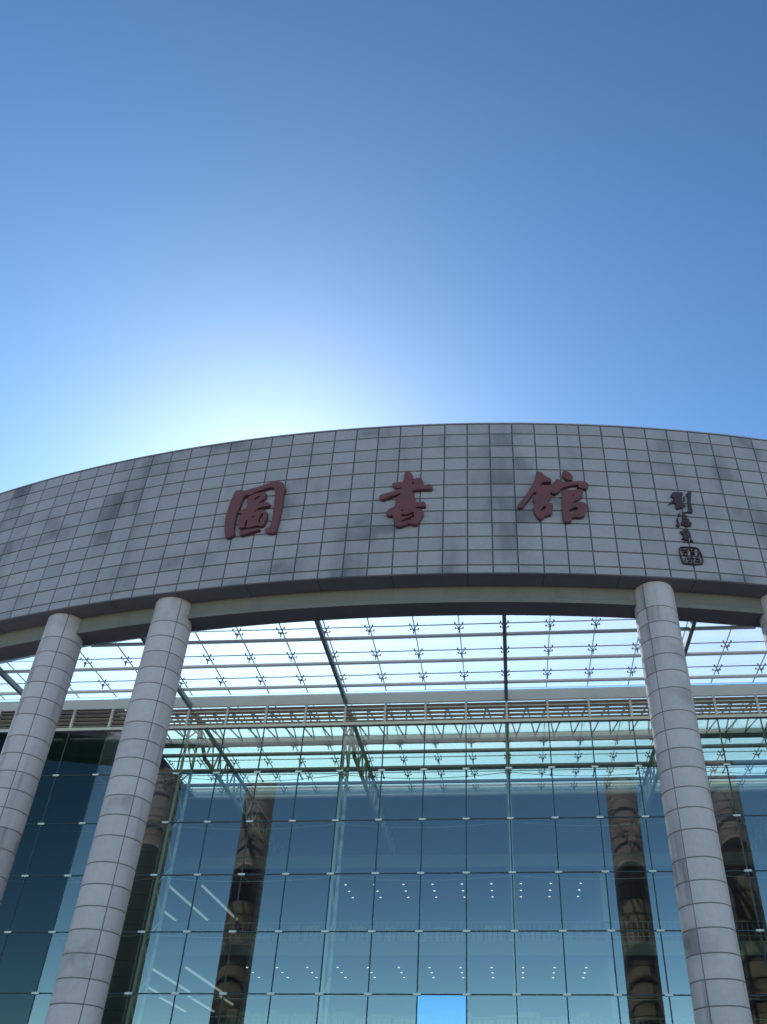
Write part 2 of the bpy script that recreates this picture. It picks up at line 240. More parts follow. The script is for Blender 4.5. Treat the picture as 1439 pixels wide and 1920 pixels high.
AX, YC = -1.0, 31.0568
RF, RB, RBI, RCE, RCOL, RC = 35.9507, 35.5111, 35.0234, 34.42, 35.4085, .4197
ZS, ZT, ZBB, ZG = 6.9263, 11.2868, 6.52, 6.95
def P(R, th, z):             # point on the big drum, th in radians from straight ahead
    return (AX + R*math.sin(th), YC - R*math.cos(th), z)
GLYPHS = {'tu':[[[(-6.29,9.594),(-6.145,9.588),(-6.07,9.575),(-6.021,9.548),(-5.97,9.546),(-5.886,9.567),(-5.782,9.585),(-5.6,9.611),(-5.466,9.633),(-5.309,9.662),(-5.195,9.687),(-5.062,9.72),(-4.931,9.73),(-4.73,9.72),(-4.619,9.693),(-4.537,9.634),(-4.487,9.581),(-4.443,9.506),(-4.436,9.452),(-4.463,9.388),(-4.472,9.322),(-4.467,9.219),(-4.466,9.106),(-4.467,8.923),(-4.47,8.78),(-4.477,8.601),(-4.484,8.472),(-4.496,8.323),(-4.514,8.245),(-4.548,8.195),(-4.623,8.18),(-4.782,8.194),(-4.879,8.226),(-4.967,8.293),(-4.963,8.332),(-4.863,8.363),(-4.81,8.399),(-4.774,8.463),(-4.763,8.558),(-4.769,8.738),(-4.779,8.903),(-4.798,9.144),(-4.814,9.297),(-4.835,9.444),(-4.871,9.514),(-4.942,9.544),(-5.023,9.549),(-5.159,9.532),(-5.291,9.508),(-5.491,9.464),(-5.607,9.432),(-5.703,9.393),(-5.784,9.384),(-5.893,9.399),(-5.952,9.376),(-5.992,9.305),(-6.016,9.23),(-6.037,9.111),(-6.059,9.018),(-6.092,8.902),(-6.108,8.81),(-6.117,8.693),(-6.116,8.597),(-6.104,8.471),(-6.083,8.393),(-6.04,8.318),(-6.059,8.266),(-6.151,8.209),(-6.228,8.188),(-6.332,8.192),(-6.394,8.247),(-6.447,8.384),(-6.481,8.503),(-6.514,8.667),(-6.525,8.789),(-6.519,8.935),(-6.505,9.057),(-6.475,9.221),(-6.453,9.326),(-6.428,9.427),(-6.402,9.496),(-6.362,9.568)]],[[(-5.799,9.349),(-5.659,9.397),(-5.519,9.426),(-5.302,9.449),(-5.194,9.441),(-5.136,9.399),(-5.122,9.348),(-5.144,9.26),(-5.209,9.202),(-5.35,9.139),(-5.365,9.117),(-5.262,9.122),(-5.172,9.124),(-5.045,9.122),(-4.972,9.104),(-4.913,9.057),(-4.907,9.028),(-4.948,8.999),(-5.036,8.986),(-5.219,8.983),(-5.338,8.953),(-5.458,8.881),(-5.472,8.863),(-5.386,8.887),(-5.294,8.899),(-5.147,8.906),(-5.059,8.889),(-4.982,8.842),(-4.948,8.788),(-4.938,8.697),(-4.948,8.618),(-4.983,8.509),(-5.013,8.455),(-5.057,8.426),(-5.101,8.417),(-5.171,8.424),(-5.213,8.433),(-5.251,8.45),(-5.32,8.443),(-5.459,8.41),(-5.546,8.401),(-5.628,8.412),(-5.683,8.419),(-5.741,8.423),(-5.8,8.424),(-5.89,8.421),(-5.941,8.436),(-5.981,8.477),(-6.001,8.535),(-6.013,8.644),(-6.01,8.718),(-5.991,8.798),(-5.969,8.833),(-5.931,8.844),(-5.947,8.852),(-6.025,8.864),(-6.06,8.876),(-6.071,8.895),(-6.061,8.916),(-6.023,8.949),(-5.961,8.972),(-5.84,8.998),(-5.799,9.042),(-5.814,9.126),(-5.828,9.197),(-5.847,9.292)],[(-5.536,9.262),(-5.423,9.322),(-5.372,9.338),(-5.355,9.318),(-5.389,9.29),(-5.493,9.238),(-5.544,9.222),(-5.57,9.234)],[(-5.236,8.589),(-5.227,8.669),(-5.209,8.724),(-5.172,8.784),(-5.146,8.8),(-5.119,8.779),(-5.113,8.736),(-5.126,8.647),(-5.143,8.594),(-5.174,8.547),(-5.198,8.535),(-5.228,8.551)],[(-5.506,8.739),(-5.452,8.752),(-5.426,8.748),(-5.415,8.725),(-5.43,8.713),(-5.479,8.706),(-5.505,8.71),(-5.521,8.727)],[(-5.721,8.481),(-5.723,8.553),(-5.712,8.599),(-5.684,8.646),(-5.672,8.642),(-5.668,8.583),(-5.67,8.534),(-5.68,8.468),(-5.692,8.445),(-5.712,8.451)]],[[(-5.853,8.35),(-5.722,8.37),(-5.617,8.379),(-5.482,8.381),(-5.367,8.384),(-5.211,8.389),(-5.141,8.377),(-5.121,8.34),(-5.16,8.317),(-5.278,8.296),(-5.384,8.276),(-5.535,8.249),(-5.637,8.231),(-5.745,8.214),(-5.811,8.219),(-5.871,8.25),(-5.896,8.28),(-5.903,8.325)]]],'shu':[[[(-0.136,9.734),(-0.001,9.725),(0.074,9.698),(0.13,9.639),(0.155,9.589),(0.164,9.524),(0.2,9.51),(0.284,9.54),(0.348,9.544),(0.425,9.525),(0.473,9.492),(0.519,9.425),(0.524,9.377),(0.494,9.322),(0.511,9.304),(0.586,9.314),(0.649,9.323),(0.733,9.337),(0.79,9.321),(0.848,9.267),(0.859,9.226),(0.828,9.175),(0.78,9.161),(0.69,9.175),(0.596,9.179),(0.446,9.176),(0.328,9.168),(0.178,9.153),(0.139,9.133),(0.188,9.095),(0.222,9.052),(0.258,8.98),(0.272,8.924),(0.271,8.853),(0.307,8.828),(0.4,8.833),(0.47,8.834),(0.553,8.832),(0.604,8.809),(0.648,8.753),(0.653,8.718),(0.622,8.684),(0.562,8.672),(0.442,8.675),(0.362,8.672),(0.28,8.659),(0.298,8.647),(0.429,8.632),(0.502,8.606),(0.56,8.554),(0.58,8.515),(0.573,8.466),(0.543,8.411),(0.474,8.322),(0.427,8.26),(0.375,8.19),(0.326,8.167),(0.253,8.176),(0.191,8.19),(0.108,8.214),(0.04,8.209),(-0.049,8.171),(-0.119,8.149),(-0.209,8.131),(-0.274,8.131),(-0.348,8.151),(-0.391,8.187),(-0.424,8.259),(-0.447,8.327),(-0.473,8.426),(-0.512,8.46),(-0.585,8.446),(-0.638,8.451),(-0.701,8.478),(-0.729,8.506),(-0.738,8.553),(-0.717,8.591),(-0.656,8.643),(-0.586,8.676),(-0.468,8.711),(-0.422,8.782),(-0.424,8.931),(-0.378,9.013),(-0.26,9.072),(-0.272,9.081),(-0.42,9.047),(-0.565,9.008),(-0.786,8.942),(-0.899,8.925),(-0.967,8.947),(-1.001,8.978),(-1.021,9.034),(-0.998,9.066),(-0.92,9.091),(-0.834,9.11),(-0.694,9.136),(-0.592,9.159),(-0.471,9.19),(-0.377,9.216),(-0.256,9.252),(-0.227,9.26),(-0.273,9.246),(-0.325,9.241),(-0.41,9.245),(-0.478,9.269),(-0.563,9.329),(-0.592,9.367),(-0.581,9.403),(-0.532,9.418),(-0.417,9.422),(-0.33,9.426),(-0.221,9.434),(-0.18,9.503),(-0.187,9.671)],[(-0.173,8.47),(-0.053,8.465),(0.03,8.477),(0.12,8.512),(0.179,8.524),(0.239,8.518),(0.236,8.506),(0.169,8.479),(0.11,8.458),(0.029,8.43),(-0.039,8.421),(-0.131,8.426),(-0.179,8.437),(-0.209,8.463)],[(-0.143,8.316),(-0.04,8.348),(0.033,8.37),(0.114,8.394),(0.154,8.416),(0.176,8.445),(0.198,8.458),(0.235,8.461),(0.24,8.438),(0.216,8.378),(0.162,8.344),(0.049,8.317),(-0.035,8.299),(-0.134,8.28),(-0.176,8.279),(-0.181,8.297)],[(0.12,9.398),(0.16,9.405),(0.177,9.398),(0.181,9.374),(0.172,9.36),(0.144,9.351),(0.127,9.358),(0.111,9.385)],[(-0.209,8.593),(-0.151,8.61),(-0.126,8.611),(-0.122,8.593),(-0.141,8.582),(-0.193,8.57),(-0.218,8.57),(-0.228,8.582)]]],'guan':[[[(4.497,9.678),(4.596,9.682),(4.669,9.655),(4.756,9.583),(4.838,9.534),(4.96,9.481),(5.002,9.441),(4.988,9.391),(4.913,9.37),(4.738,9.367),(4.639,9.333),(4.562,9.248),(4.561,9.23),(4.633,9.267),(4.716,9.284),(4.854,9.291),(4.93,9.282),(4.985,9.251),(4.985,9.203),(4.929,9.109),(4.919,9.046),(4.946,8.979),(4.937,8.929),(4.885,8.871),(4.848,8.833),(4.805,8.794),(4.829,8.772),(4.935,8.754),(4.978,8.725),(4.981,8.668),(4.97,8.601),(4.938,8.488),(4.885,8.434),(4.782,8.41),(4.721,8.394),(4.67,8.38),(4.628,8.354),(4.573,8.302),(4.528,8.285),(4.467,8.294),(4.422,8.321),(4.365,8.38),(4.332,8.429),(4.304,8.494),(4.29,8.553),(4.283,8.638),(4.296,8.688),(4.335,8.731),(4.33,8.768),(4.278,8.82),(4.287,8.875),(4.362,8.962),(4.4,9.006),(4.423,9.032),(4.415,9.047),(4.373,9.06),(4.327,9.031),(4.251,8.943),(4.188,8.875),(4.102,8.788),(4.033,8.718),(3.942,8.628),(3.874,8.598),(3.791,8.611),(3.754,8.632),(3.745,8.669),(3.793,8.729),(3.925,8.844),(4.031,8.954),(4.168,9.12),(4.253,9.229),(4.33,9.338),(4.375,9.412),(4.41,9.492),(4.432,9.557),(4.45,9.643)],[(4.556,8.545),(4.589,8.601),(4.627,8.633),(4.692,8.658),(4.713,8.653),(4.704,8.615),(4.681,8.579),(4.631,8.527),(4.597,8.51),(4.558,8.519)]],[[(4.936,9.268),(5.017,9.33),(5.067,9.378),(5.114,9.439),(5.16,9.462),(5.229,9.461),(5.282,9.443),(5.346,9.396),(5.426,9.383),(5.566,9.393),(5.722,9.407),(5.98,9.43),(6.117,9.429),(6.206,9.402),(6.252,9.37),(6.282,9.317),(6.274,9.276),(6.224,9.225),(6.179,9.202),(6.114,9.192),(6.054,9.196),(5.964,9.216),(5.907,9.225),(5.849,9.229),(5.856,9.248),(5.932,9.295),(5.892,9.305),(5.717,9.286),(5.578,9.26),(5.399,9.212),(5.304,9.169),(5.241,9.11),(5.182,9.068),(5.097,9.023),(5.021,9.022),(4.911,9.064),(4.876,9.116),(4.896,9.207)]],[[(5.429,9.721),(5.506,9.728),(5.571,9.713),(5.659,9.67),(5.709,9.626),(5.747,9.556),(5.754,9.507),(5.736,9.452),(5.697,9.43),(5.615,9.428),(5.549,9.444),(5.461,9.487),(5.415,9.523),(5.386,9.573),(5.38,9.62),(5.393,9.691)]],[[(5.36,9.144),(5.456,9.175),(5.515,9.18),(5.57,9.162),(5.647,9.16),(5.786,9.173),(5.886,9.177),(6.001,9.175),(6.05,9.158),(6.062,9.114),(6.053,9.066),(6.019,8.988),(5.974,8.937),(5.893,8.887),(5.805,8.846),(5.662,8.79),(5.674,8.779),(5.848,8.807),(5.947,8.815),(6.026,8.807),(6.079,8.786),(6.135,8.74),(6.146,8.692),(6.118,8.616),(6.078,8.537),(6.005,8.414),(5.888,8.368),(5.665,8.372),(5.571,8.344),(5.557,8.27),(5.5,8.234),(5.37,8.218),(5.306,8.231),(5.273,8.281),(5.258,8.348),(5.255,8.469),(5.257,8.583),(5.265,8.753),(5.28,8.888),(5.311,9.063)],[(5.524,8.573),(5.629,8.62),(5.703,8.643),(5.785,8.651),(5.802,8.633),(5.761,8.578),(5.705,8.54),(5.605,8.496),(5.548,8.496),(5.501,8.538)],[(5.675,9.005),(5.715,9.018),(5.73,9.014),(5.727,8.993),(5.714,8.982),(5.684,8.976),(5.669,8.979),(5.662,8.994)]]],'liu':[[[(9.156,9.208),(9.234,9.275),(9.299,9.296),(9.384,9.283),(9.454,9.283),(9.546,9.296),(9.589,9.284),(9.604,9.241),(9.596,9.208),(9.56,9.169),(9.539,9.131),(9.524,9.072),(9.518,9.031),(9.515,8.988),(9.535,8.958),(9.589,8.925),(9.606,8.9),(9.599,8.871),(9.551,8.846),(9.437,8.81),(9.367,8.791),(9.302,8.776),(9.264,8.777),(9.233,8.793),(9.226,8.833),(9.239,8.92),(9.215,8.95),(9.142,8.939),(9.091,8.919),(9.033,8.88),(9.004,8.872),(8.987,8.893),(9.019,8.931),(9.116,9.009),(9.174,9.05),(9.224,9.074),(9.217,9.094),(9.148,9.119),(9.122,9.14),(9.125,9.17)]],[[(9.6,9.189),(9.635,9.187),(9.645,9.152),(9.635,9.064),(9.622,9.025),(9.597,9.012),(9.574,9.012),(9.542,9.025),(9.54,9.043),(9.566,9.077),(9.579,9.113),(9.584,9.168)]],[[(9.713,9.261),(9.761,9.308),(9.816,9.329),(9.907,9.335),(9.932,9.31),(9.905,9.242),(9.881,9.177),(9.846,9.08),(9.83,9.008),(9.825,8.921),(9.826,8.853),(9.834,8.768),(9.83,8.725),(9.811,8.703),(9.762,8.696),(9.658,8.7),(9.578,8.695),(9.478,8.679),(9.437,8.678),(9.431,8.691),(9.487,8.709),(9.635,8.739),(9.689,8.776),(9.679,8.84),(9.682,8.902),(9.698,8.997),(9.711,9.063),(9.731,9.137),(9.729,9.183),(9.704,9.225)]]],'hai':[[[(9.3,8.689),(9.353,8.692),(9.368,8.668),(9.352,8.604),(9.324,8.577),(9.272,8.574),(9.257,8.598),(9.273,8.663)]],[[(9.195,8.541),(9.258,8.565),(9.273,8.544),(9.249,8.465),(9.246,8.413),(9.263,8.359),(9.267,8.323),(9.263,8.289),(9.24,8.272),(9.187,8.266),(9.155,8.278),(9.125,8.314),(9.128,8.346),(9.164,8.389),(9.177,8.434),(9.173,8.503)]],[[(9.444,8.672),(9.497,8.676),(9.522,8.666),(9.532,8.638),(9.557,8.622),(9.61,8.607),(9.605,8.59),(9.541,8.562),(9.542,8.544),(9.607,8.527),(9.635,8.504),(9.641,8.462),(9.661,8.438),(9.704,8.42),(9.706,8.39),(9.669,8.332),(9.623,8.307),(9.543,8.298),(9.473,8.303),(9.375,8.321),(9.325,8.339),(9.297,8.365),(9.302,8.395),(9.34,8.446),(9.365,8.489),(9.388,8.546),(9.403,8.591),(9.417,8.649)],[(9.445,8.403),(9.52,8.407),(9.547,8.401),(9.542,8.382),(9.511,8.373),(9.437,8.369),(9.409,8.375),(9.414,8.394)],[(9.447,8.49),(9.486,8.493),(9.5,8.488),(9.497,8.474),(9.48,8.467),(9.44,8.465),(9.426,8.47),(9.43,8.484)]]],'su':[[[(9.232,8.167),(9.262,8.148),(9.281,8.157),(9.3,8.199),(9.33,8.223),(9.385,8.239),(9.434,8.245),(9.502,8.242),(9.531,8.225),(9.538,8.184),(9.552,8.16),(9.581,8.142),(9.588,8.118),(9.577,8.076),(9.577,8.049),(9.587,8.023),(9.569,8.006),(9.514,7.989),(9.487,7.953),(9.476,7.878),(9.457,7.854),(9.417,7.865),(9.402,7.885),(9.404,7.926),(9.373,7.921),(9.292,7.87),(9.26,7.86),(9.258,7.887),(9.28,7.909),(9.339,7.939),(9.324,7.944),(9.225,7.925),(9.192,7.926),(9.206,7.947),(9.231,7.967),(9.281,7.997),(9.291,8.024),(9.267,8.063),(9.249,8.089),(9.225,8.115),(9.217,8.136),(9.22,8.164)],[(9.392,8.155),(9.454,8.162),(9.477,8.16),(9.474,8.15),(9.449,8.143),(9.387,8.136),(9.364,8.137),(9.367,8.148)]],[[(9.514,7.96),(9.549,7.962),(9.581,7.95),(9.628,7.919),(9.636,7.9),(9.61,7.882),(9.578,7.881),(9.523,7.898),(9.502,7.917),(9.501,7.947)]]],'seal':[[[(9.066,7.706),(9.111,7.734),(9.195,7.748),(9.367,7.757),(9.496,7.759),(9.655,7.752),(9.73,7.74),(9.762,7.715),(9.787,7.679),(9.819,7.611),(9.833,7.541),(9.839,7.43),(9.831,7.368),(9.807,7.319),(9.721,7.292),(9.527,7.27),(9.42,7.265),(9.339,7.273),(9.263,7.276),(9.15,7.273),(9.098,7.293),(9.079,7.347),(9.066,7.399),(9.052,7.476),(9.047,7.548),(9.048,7.654)],[(9.115,7.689),(9.134,7.7),(9.203,7.709),(9.361,7.719),(9.478,7.721),(9.617,7.718),(9.683,7.706),(9.711,7.678),(9.733,7.645),(9.758,7.591),(9.77,7.533),(9.773,7.442),(9.767,7.393),(9.748,7.361),(9.68,7.341),(9.526,7.322),(9.434,7.317),(9.352,7.323),(9.286,7.326),(9.199,7.328),(9.159,7.344),(9.143,7.381),(9.132,7.424),(9.117,7.499),(9.11,7.562),(9.108,7.65)]],[[(9.134,7.676),(9.234,7.687),(9.239,7.646),(9.146,7.635)]],[[(9.26,7.671),(9.37,7.689),(9.377,7.66),(9.278,7.625)]],[[(9.154,7.606),(9.368,7.624),(9.36,7.594),(9.16,7.571)]],[[(9.172,7.56),(9.264,7.571),(9.245,7.494),(9.184,7.491)]],[[(9.296,7.579),(9.349,7.581),(9.313,7.497),(9.276,7.501)]],[[(9.419,7.703),(9.495,7.707),(9.467,7.659),(9.423,7.662)]],[[(9.523,7.697),(9.611,7.69),(9.586,7.653),(9.496,7.654)]],[[(9.459,7.629),(9.61,7.631),(9.595,7.601),(9.451,7.599)]],[[(9.415,7.573),(9.611,7.578),(9.586,7.541),(9.451,7.54)]],[[(9.463,7.529),(9.509,7.531),(9.488,7.483),(9.443,7.481)]],[[(9.709,7.66),(9.752,7.651),(9.744,7.568),(9.698,7.565)]],[[(9.208,7.469),(9.261,7.471),(9.238,7.354),(9.193,7.352)]],[[(9.296,7.461),(9.36,7.476),(9.362,7.43),(9.311,7.404)]],[[(9.387,7.466),(9.55,7.463),(9.533,7.428),(9.376,7.425)]],[[(9.323,7.393),(9.417,7.41),(9.389,7.362),(9.299,7.357)]],[[(9.447,7.411),(9.492,7.414),(9.469,7.354),(9.424,7.352)]],[[(9.572,7.488),(9.726,7.45),(9.709,7.414),(9.571,7.43)]],[[(9.55,7.405),(9.622,7.397),(9.596,7.355),(9.525,7.369)]],[[(9.653,7.399),(9.721,7.403),(9.702,7.361),(9.643,7.364)]],[[(9.646,7.539),(9.676,7.541),(9.675,7.482),(9.637,7.48)]]]}
# ---------------------------------------------------------------- ground
g = MB(); n = 1500
g.face([(-n,-n,GZ),(n,-n,GZ),(n,n,GZ),(-n,n,GZ)])
tag(g.build('ground', M_PAVE, origin=(0,0,GZ)), 'pale paved forecourt in front of the library', 'ground', kind='structure')

# ---------------------------------------------------------------- curved fascia ring
TH0, TH1 = -21*.825, 19*.825        # degrees
ZROWS = [ZS, 7.136, 7.527, 7.893, 8.262, 8.618, 8.991, 9.376, 9.822, 10.197, 10.561, 10.951, ZT]
def curved_tiles(mb, pos, angs, zs, gap_a, gap_z, ch, depth, sub=1, tone=None, dirt=None):
    """raised panels with chamfered edges on a surface pos(offset, angle, z)"""
    for i in range(len(angs)-1):
        for j in range(len(zs)-1):
            a0, a1 = angs[i]+gap_a, angs[i+1]-gap_a; z0, z1 = zs[j]+gap_z, zs[j+1]-gap_z
            t = tone(i, j) if tone else random.random()
            dg = dirt((angs[i]+angs[i+1])/2, (zs[j]+zs[j+1])/2) if dirt else 0.0
            ca = ch*gap_a/gap_z
            A = [a0+ca + (a1-a0-2*ca)*k/sub for k in range(sub+1)]
            for k in range(sub):
                mb.face([pos(0,A[k],z0+ch), pos(0,A[k+1],z0+ch), pos(0,A[k+1],z1-ch), pos(0,A[k],z1-ch)], 0, t)
                b0 = a0 if k == 0 else A[k]; b1 = a1 if k == sub-1 else A[k+1]
                mb.face([pos(-depth,b0,z0), pos(-depth,b1,z0), pos(0,A[k+1],z0+ch), pos(0,A[k],z0+ch)], 0, t)
                mb.face([pos(0,A[k],z1-ch), pos(0,A[k+1],z1-ch), pos(-depth,b1,z1), pos(-depth,b0,z1)], 0, t)
            mb.face([pos(-depth,a0,z0), pos(0,A[0],z0+ch), pos(0,A[0],z1-ch), pos(-depth,a0,z1)], 0, t)
            mb.face([pos(0,A[-1],z0+ch), pos(-depth,a1,z0), pos(-depth,a1,z1), pos(0,A[-1],z1-ch)], 0, t)
DIRT = [(-6.6,-5.6,6.9,8.1,.45), (-5.7,-4.9,6.9,7.6,.25), (-.45,.45,6.9,8.1,.40), (-.45,1.2,6.9,7.2,.3), (4.6,5.4,7.4,8.2,.3), (6.9,7.8,9.0,11.3,.45), (7.0,7.8,8.2,9.0,.22),
        (-9.6,-8.4,9.3,11.3,.45), (-8.4,-7.4,9.3,10.2,.4), (-12.9,-11.2,9.2,9.9,.5), (-14.4,-13.0,8.9,9.9,.55), (-15.4,-14.6,9.8,11.3,.4), (-13.0,-11.6,8.4,9.0,.3), (-5.0,-3.0,9.3,9.9,.3), (-3.0,-2.2,9.8,10.3,.2),
        (10.2,13.0,9.8,11.3,.32), (12.0,14.5,9.3,10.2,.3), (8.3,9.0,9.3,10.3,.3), (9.8,11.0,6.9,7.3,.3), (-1.6,-.2,9.8,10.2,.25)]
def fascia_dirt(a, z):
    th = math.degrees(a); v = random.random()**2*.16
    if z > 10.95: v = max(v, .25*random.random()+.50)
    elif z > 10.56: v = max(v, .15*random.random()+.36)
    elif z > 10.19: v = max(v, .12*random.random()+.24)
    elif z > 9.82: v = max(v, .10*random.random()+.15)
    elif z > 9.37: v = max(v, .10*random.random()+.08)
    if z < 7.14: v = max(v, .16*random.random()+.05)
    for a0, a1, z0, z1, k in DIRT:
        if a0 <= th <= a1 and z0 <= z <= z1: v = max(v, k*(.80+.35*random.random()))
    return v
ring = Thing('curved_fascia', (AX, YC-RF, ZS), 'wide curved fascia of grey stone tiles carried on the round columns', 'fascia')
cl = MB()
angs = [math.radians(.403 + .825*k) for k in range(-25, 24)]
curved_tiles(cl, lambda o, a, z: P(RF+o, a, z), angs, ZROWS, math.radians(.018), .0125, .006, .022, dirt=fascia_dirt)
for k in range(len(angs)-1):
    cl.face([P(RF-.02,angs[k],ZS), P(RF-.02,angs[k+1],ZS), P(RF-.02,angs[k+1],ZT), P(RF-.02,angs[k],ZT)], 1)
ring.part(cl, 'stone_cladding', [M_CLAD, M_JOINT])
def ring_strip(mb, R0, z0, R1, z1, mi=0, t0=angs[0], t1=angs[-1], n=96):
    for k in range(n):
        a, b = t0+(t1-t0)*k/n, t0+(t1-t0)*(k+1)/n
        mb.face([P(R0,a,z0), P(R0,b,z0), P(R1,b,z1), P(R1,a,z1)], mi, random.random())
co = MB(); ring_strip(co, RF+.012, ZT+.002, RF+.012, ZT+.035); ring_strip(co, RF+.012, ZT+.035, RBI-.25, ZT+.035); ring_strip(co, RF+.012, ZT+.002, RF-.1, ZT+.002)
ring.part(co, 'coping', M_CLAD)
bk = MB(); ring_strip(bk, RBI-.25, ZS+.004, RBI-.25, ZT+.03); ring.part(bk, 'rear_face', M_CLAD)
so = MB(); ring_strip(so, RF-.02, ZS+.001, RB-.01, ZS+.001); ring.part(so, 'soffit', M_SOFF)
for k in range(0, len(angs), 3):
    a = angs[k]; e = .0003; se = MB()
    se.face([P(RF-.03,a-e,ZS-.001), P(RF-.03,a+e,ZS-.001), P(RB+.003,a+e,ZS-.001), P(RB+.003,a-e,ZS-.001)])
    ring.part(se, 'panel_seam', M_JOINT)
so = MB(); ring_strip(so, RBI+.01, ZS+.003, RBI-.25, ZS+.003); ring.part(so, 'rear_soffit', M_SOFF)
be = MB()
ring_strip(be, RB, ZBB, RB, ZBB+.10); ring_strip(be, RB, ZBB+.10, RB-.012, ZBB+.115); ring_strip(be, RB-.012, ZBB+.115, RB-.012, ZS)
ring_strip(be, RBI, ZBB, RBI, ZS, 0); ring_strip(be, RB, ZBB, RBI, ZBB, 1)
ring.part(be, 'ring_beam', [M_BEAM, M_SOFF])
tr = MB(); ring_strip(tr, RBI-.003, 6.525, RCE+.05, 6.90); ring_strip(tr, RCE+.05, 6.90, RCE+.05, 6.93); ring.part(tr, 'edge_trim', M_TRIM)

# ---------------------------------------------------------------- columns
DZ = [6.317, 5.948, 5.580, 5.208, 4.842, 4.466, 3.990, 3.616, 3.244, 2.882, 2.515, 2.146, 1.768, 1.298, .926, .563, .192, -.180, -.553, -.922]
z = DZ[-1]
while z > GZ: z -= .4726 if len(DZ) % 7 == 6 else .3705; DZ.append(max(z, GZ))
zs = [ZS+.0] + DZ; zs = zs[::-1]
def make_column(name, ph, jrot, label, seed, dirty):
    random.seed(seed)
    c = (AX+RCOL*math.sin(ph), YC-RCOL*math.cos(ph), GZ)
    t = Thing(name, c, label, 'column', 'round stone columns under the fascia')
    mb = MB()
    pos = lambda o, a, z: (c[0]+(RC+o)*math.sin(a+jrot), c[1]-(RC+o)*math.cos(a+jrot), z)
    q = math.pi/2
    curved_tiles(mb, pos, [k*q for k in range(5)], zs, math.radians(1.0), .0085, .004, .008, sub=12, dirt=lambda a, z: (.92*random.random()**1.1 if int(a/q) in dirty else .45*random.random()**3))
    for k in range(48):
        a, b = k*math.pi/24, (k+1)*math.pi/24
        mb.face([pos(-.007,a,GZ), pos(-.007,b,GZ), pos(-.007,b,ZS), pos(-.007,a,ZS)], 1)
    t.part(mb, 'shaft', [M_DRUM, M_CJNT])
    pl = MB()
    for k in range(32):
        a, b = k*math.pi/16, (k+1)*math.pi/16
        pl.face([pos(.10,a,GZ), pos(.10,b,GZ), pos(.10,b,GZ+.22), pos(.10,a,GZ+.22)]); pl.face([pos(.10,a,GZ+.22), pos(.10,b,GZ+.22), pos(0,b,GZ+.26), pos(0,a,GZ+.26)])
    t.part(pl, 'plinth', M_DRUM)
    return t
PHB, PHA = .1443, .2199
make_column('stone_column', -PHB, math.radians(38), 'second round stone column from the left, below the leftmost big character', 11, (0,))
make_column('stone_column', PHB, math.radians(-37), 'stained round stone column below the small red signature', 23, (3,))
make_column('stone_column', -PHA, math.radians(27), 'leftmost round stone column, cut by the left edge of the photo', 37, (0,))
make_column('stone_column', PHA, math.radians(-30), 'round stone column at the right edge, only its head showing', 41, (3,))

# ---------------------------------------------------------------- red lettering
def inset(lp, dz, hole):        # thin a traced outline by dz bays
    n = len(lp); da = math.degrees(1/RF)
    P2 = [(p[0]/da, p[1]) for p in lp]
    ar = sum(P2[k][0]*P2[(k+1)%n][1]-P2[(k+1)%n][0]*P2[k][1] for k in range(n)); s = 1 if ar > 0 else -1
    if abs(ar) < .006: return lp
    if hole: s = -s
    out = []
    for k in range(n):
        a, b, c = P2[k-1], P2[k], P2[(k+1)%n]
        tx, ty = c[0]-a[0], c[1]-a[1]; L = math.hypot(tx, ty) or 1
        out.append(((b[0]-ty/L*dz*s)*da, b[1]+tx/L*dz*s))
    return out
def glyph(name, key, thick, matr, label):
    base = [[inset(lp, .009 if thick > .06 else .012, li > 0) for li, lp in enumerate(poly)] for poly in GLYPHS[key]]
    A = [p for poly in base for p in poly[0]]
    am = math.radians(sum(p[0] for p in A)/len(A)); zm = min(p[1] for p in A)
    mb = MB()
    for loops in base:
        pts = [p for lp in loops for p in lp]
        f3 = [[Vector((p[0], p[1], 0)) for p in lp] for lp in loops]
        for tri in tessellate_polygon(f3):
            tri = list(tri)
            q = [pts[k] for k in tri]
            if (q[1][0]-q[0][0])*(q[2][1]-q[0][1])-(q[1][1]-q[0][1])*(q[2][0]-q[0][0]) < 0: q = q[::-1]
            mb.face([P(RF+thick, math.radians(p[0]), p[1]) for p in q])
        for li, lp in enumerate(loops):
            ar = sum(lp[k][0]*lp[(k+1)%len(lp)][1]-lp[(k+1)%len(lp)][0]*lp[k][1] for k in range(len(lp)))
            ccw = ar > 0
            for k in range(len(lp)):
                p, q = lp[k], lp[(k+1)%len(lp)]
                if (li == 0) != ccw: p, q = q, p
                pr_, qr_ = math.radians(p[0]), math.radians(q[0])
                mb.face([P(RF+.004,pr_,p[1]), P(RF+.004,qr_,q[1]), P(RF+thick,qr_,q[1]), P(RF+thick,pr_,p[1])])
    t = Thing(name, P(RF, am, zm), label, 'sign lettering', 'red raised characters on the fascia')
    t.part(mb, 'character_body' if key != 'seal' else 'seal_body', matr)
glyph('sign_character', 'tu', .09, M_RED, 'large dark red calligraphic character in a tall open frame, leftmost on the fascia')
glyph('sign_character', 'shu', .09, M_RED, 'large dark red calligraphic character with long crossing strokes, middle of the three big ones')
glyph('sign_character', 'guan', .09, M_RED, 'large dark red calligraphic character of two halves with a dot on top, nearest the signature')
glyph('signature_character', 'liu', .05, M_RED2, 'topmost and largest of the three small dark red signature characters')
glyph('signature_character', 'hai', .05, M_RED2, 'middle small dark red signature character, with drops on its left')
glyph('signature_character', 'su', .05, M_RED2, 'lowest small dark red signature character, right above the framed seal')
glyph('seal_mark', 'seal', .045, M_RED2, 'dark framed seal mark with tiny strokes inside, below the signature')

